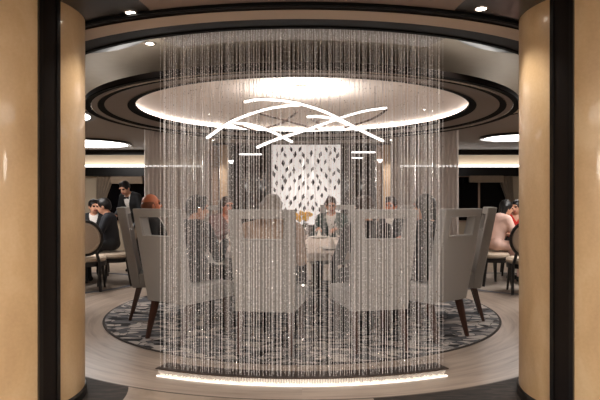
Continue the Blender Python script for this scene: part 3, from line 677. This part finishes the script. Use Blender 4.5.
    if shirt: who_[(who_ == 1) & (loc_[:, 1] > .02) & (np.abs(loc_[:, 0]) < np.clip((loc_[:, 2]-.16)*.27, 0, .075)) & (loc_[:, 2] < .52)] = 6
    elif top in ('red', 'pink', 'mauve', 'fur'): who_[(who_ == 1) & (loc_[:, 1] > 0) & (np.abs(loc_[:, 0]) < np.clip((loc_[:, 2]-.36)*.7, 0, .08))] = 0
    mi = np.where(who_ == 4, 1, np.where(who_ == 5, 2, 0)); ob('body', np_me(V, Q, mi), [M[skin], M['eye'], M['lip']], root)
    e1 = V[Q[:, 2]]-V[Q[:, 0]]; e2 = V[Q[:, 3]]-V[Q[:, 1]]; fn = np.cross(e1, e2); N = np.zeros_like(V)
    for k in range(4): np.add.at(N, Q[:, k], fn)
    N /= np.linalg.norm(N, axis=1)[:, None]+1e-12
    def shell(sel, off, name, m):
        q = Q[sel]
        if not len(q): return
        u, inv = np.unique(q, return_inverse=True); inv = inv.reshape(q.shape); A0 = V[u]-N[u]*.004; A1 = V[u]+N[u]*off; n = len(u)
        ed = {}
        for f in inv:
            for k in range(4):
                e = (f[k], f[(k+1) % 4]); 
                if (e[1], e[0]) in ed: del ed[(e[1], e[0])]
                else: ed[e] = 1
        rim = np.array([(a, a+n, b_+n, b_) for a, b_ in ed], int).reshape(-1, 4) if ed else np.zeros((0, 4), int); rim = rim[:, ::-1]
        ob(name, np_me(np.concatenate([A0, A1]), np.concatenate([inv+n, rim])), m, root)
    shell(who_ == 1, .009, 'jacket' if shirt else 'top', M[top]); shell(who_ == 2, .006, 'trousers', M[legs]); shell(who_ == 3, .004, 'shoes', M['shoe'])
    if shirt: shell(who_ == 6, .004, 'shirt', M['white_shirt'])
    if bow:
        c = T(0, .075, .445); bt = bmesh.new()
        for s in (-1, 1):
            vs = [bt.verts.new(tuple(c+np.array(q))) for q in ((0, .0, -.01), (0, .012, 0), (0, 0, .01), (s*.055, 0, -.026), (s*.055, .012, 0), (s*.055, 0, .026))]
            for f in ((0, 1, 4, 3), (1, 2, 5, 4), (0, 3, 5, 2), (3, 4, 5)): bt.faces.new([vs[i] for i in f])
        ob('bow_tie', bm_me(bt), M['suit_black'], root)
    hp = []; cut = []
    if style in ('short', 'long', 'bob', 'bun'):
        hp = [ell(H(0, -.02, .034), (.086, .104, .104), 'h', .02, Rm)]; cut = [ell(H(0, .085, -.025), (.068, .075, .085), 'h', .01, Rm), ell(H(0, .02, -.12), (.12, .13, .085), 'h', .01, Rm)]
        if style == 'short': hp.append(cap(H(-.03, .05, .105), H(.035, .045, .108), .026, .026, 'h', .02)); hp.append(cap(H(0, -.085, -.02), H(0, -.075, -.06), .04, .03, 'h', .03))
        if style in ('long', 'bob'):
            zl = -.26 if style == 'long' else -.12; cut = cut[:1]+[cap(H(0, .06, -.02), H(0, .05, -.3), .062, .08, 'h', .01)]
            for s in (-1, 0, 1): hp.append(cap(H(s*.06, -.045, .02), H(s*.065, -.06, zl), .05, .036, 'h', .03))
        if style == 'bun': hp.append(ell(H(0, -.125, .03), (.045, .04, .045), 'h', .02, Rm))
    elif style == 'balding':
        hp = [ell(H(0, -.02, .0), (.084, .098, .085), 'h', .02, Rm)]; cut = [ell(H(0, .075, .02), (.09, .1, .12), 'h', .01, Rm), ell(H(0, -.01, .09), (.078, .1, .085), 'h', .01, Rm), ell(H(0, .02, -.12), (.12, .13, .075), 'h', .01, Rm)]
    V2, Q2 = surface(hp, .007, cut); ob('hair', np_me(V2, Q2), M['hair_'+hair], root)
    return root
def guest(kx, label, back=0.0, **kw):
    a, r, rot = SEATS[kx]; p, z = seat_at(a, r, rot); f = Vector((-math.sin(z), math.cos(z), 0)); return person(label, p+f*(-.06+back)+Vector((0, 0, .012)), z, **kw)
guest('A', 'ginger balding man in dark jacket in the far left chair, head above the second chair', back=.03, top='suit_black', skin='skin_red', hair='ginger', style='balding', yaw=.3, pitch=.0, lean=-.22, arms='lap', scale=.98)
guest('B', 'guest in dark suit seen from behind at left inside the bead curtain', back=.02, top='suit_navy', yaw=-.5, lean=.15, arms='table')
guest('C', 'guest in a beige fur wrap seen from behind in the chair left of the flowers', top='fur', legs='suit_black', hair='grey', style='bob', shirt=False, bulk=1.22, lean=.1, yaw=-.3)
guest('D', 'guest in dark suit seen from behind in the chair right of the flowers', top='suit_black', hair='brown', yaw=.4, lean=.2)
guest('E', 'black-haired guest in black seen from behind at the right end of the bead curtain', top='suit_black', hair='black', style='bob', shirt=False, yaw=.2, lean=.02, arms='lap')
guest('F', 'guest in grey jacket leaning forward from the far right chair', back=.06, top='suit_grey', hair='brown', skin='skin_red', yaw=.5, lean=.42)
guest('G', 'guest in mauve on the far side of the table before the pale left pillar', top='mauve', hair='brown', style='bob', shirt=False, skin='skin_red')
guest('H', 'dark-haired guest in dark green on the far side before the white leaf panel', top='teal', hair='brown', style='short', yaw=.3, pitch=-.1, shirt=True)
guest('I', 'guest in dark suit on the far side of the table before the pale right pillar', top='suit_grey', hair='brown', skin='skin_red', yaw=.4)
person('man in dark navy suit seated in profile behind the left column', (-2.78, 7.95, RZ+.042), PI*.5+.1, top='suit_navy', legs='suit_black', hair='black', yaw=.05, pitch=-.05, lean=.2, scale=.93)
person('man in black suit seated facing us beside the left column', (-3.42, 8.88, RZ+.042), PI+.3, top='suit_black', hair='black', yaw=.45, lean=.1, scale=.91, arms='lap')
person('waiter in black jacket and bow tie bending forward behind the suited man', (-2.90, 9.5, 0), PI*.86, top='suit_black', legs='suit_black', hair='black', bow=True, stand=True, lean=.5, yaw=.1, pitch=-.12, arms='serve', scale=.94)
person('woman in pale pink suit seated with her back turned beside the right column', (2.82, 7.95, RZ+.042), -PI*.5+.3, top='pink', legs='pink', hair='black', style='bob', shirt=False, lean=.36, yaw=-.3, scale=.93)
person('woman in red top with long black hair beside the right column', (3.52, 8.88, RZ+.042), PI-.3, top='red', legs='suit_black', hair='black', style='long', shirt=False, bare=True, yaw=-.6, lean=.1, scale=.9, arms='lap')

# ------------------------------------------------------------------ bead curtain
HA = 23.35                                                # half angle of the arc
t = thing('bead_curtain', 'curved curtain of hanging crystal bead strands in front of the dining table', 'bead curtain', (0, CY, 0))
ob('ceiling_track', lathe([(2.34, ZC-.02), (2.60, ZC-.02), (2.60, ZC+.02), (2.34, ZC+.02)], 48, a0=-math.radians(HA), a1=math.radians(HA), closed=True), M['ring_grey'], t)
ob('base_plate', lathe([(2.475, .05), (2.625, .05), (2.625, .058), (2.475, .058)], 64, a0=-math.radians(HA), a1=math.radians(HA), closed=True), M['bronze_plate'], t)
ob('light_strip', lathe([(2.50, .002), (2.585, .002), (2.585, .049), (2.50, .049)], 64, a0=-math.radians(HA-.2), a1=math.radians(HA-.2), closed=True), M['base_led'], t)
ob('light_line', lathe([(2.608, .001), (2.626, .001), (2.626, .008), (2.608, .008)], 64, a0=-math.radians(HA-.2), a1=math.radians(HA-.2), closed=True), mat('line_led', sl(255, 245, 230), emit=(1, .93, .85, 1), es=0.5), t)
def crystals():
    V = []; Fc = []
    n = 190
    for i in range(n):
        a = math.radians(-HA+.2+(2*HA-.4)*(i+.5)/n); w_ = math.radians((2*HA-.4)/n*.36); r0, r1 = 2.592, 2.607; b = len(V); zt = .05; zb = .012+.008*random.random()
        for z in (zb, zt):
            for (r, q) in ((r0, -w_), (r1, -w_*.3), (r1, w_*.3), (r0, w_)): V.append((r*math.sin(a+q), -r*math.cos(a+q), z))
        Fc += [(b, b+3, b+2, b+1), (b+4, b+5, b+6, b+7)]+[(b+k, b+(k+1) % 4, b+4+(k+1) % 4, b+4+k) for k in range(4)]
    return pyd(V, Fc)
ob('crystal_fringe', crystals(), M['crystal'], t)['kind'] = 'stuff'
def strands():
    octv = np.array([(1, 0, 0), (-1, 0, 0), (0, 1, 0), (0, -1, 0), (0, 0, 1), (0, 0, -1)], float)
    octf = np.array([(0, 2, 4), (2, 1, 4), (1, 3, 4), (3, 0, 4), (2, 0, 5), (1, 2, 5), (3, 1, 5), (0, 3, 5)])
    V = []; Fc = []; MI = []; nb = 0; rs = random.Random(3)
    def strand(a, r, thread, bead, gap, z0, z1):
        nonlocal nb
        x, y = r*math.sin(a), -r*math.cos(a); o = rs.random()*6; q_ = rs.choice((.6, .75, .9, 1.1, 1.4)); thread *= q_; bead *= .8+.25*q_
        ring = [(thread*math.cos(o+2*PI*k/3), thread*math.sin(o+2*PI*k/3)) for k in range(3)]
        V.append(np.array([(x+p, y+q, z) for z in (z0, z1) for p, q in ring])); Fc.extend([[nb+k, nb+(k+1) % 3, nb+3+(k+1) % 3] for k in range(3)]+[[nb+k, nb+3+(k+1) % 3, nb+3+k] for k in range(3)]); MI.extend([0]*6); nb += 6
        z = z0+rs.random()*gap
        while z < z1:
            s = bead*(rs.uniform(.7, 1.1) if rs.random() > .05 else 1.25); R3 = rotm(rs.random()*6.28, rs.uniform(-.35, .35))
            V.append((octv*np.array((s, s, s*1.5)))@R3.T+np.array((x, y, z))); Fc.extend((octf+nb).tolist()); MI.extend([1 if rs.random() < .2 else 0]*8); nb += 6; z += gap*rs.uniform(.75, 1.25)
    za, zb = .058, ZC-.02; h = math.radians(HA-.25)
    n = 100
    for i in range(n): strand(-h+2*h*(i+.5+rs.uniform(-.42, .42))/n, 2.59, .0012, .0025, .016, za, zb)
    n = 84
    for i in range(n): strand(-h+2*h*(i+.5+rs.uniform(-.4, .4))/n, 2.54+rs.uniform(-.01, .01), .0009, .0032, .034, za, zb)
    n = 84
    for i in range(n): strand(-h+2*h*(i+.5+rs.uniform(-.4, .4))/n, 2.49+rs.uniform(-.01, .01), .0008, .0032, .038, za, zb)
    return pyd(np.concatenate(V), Fc, mi=MI)
ob('bead_strands', strands(), [M['strand'], mat('faceted_bead', sl(250, 248, 248), 0.08, metal=0.9)], t)['kind'] = 'stuff'
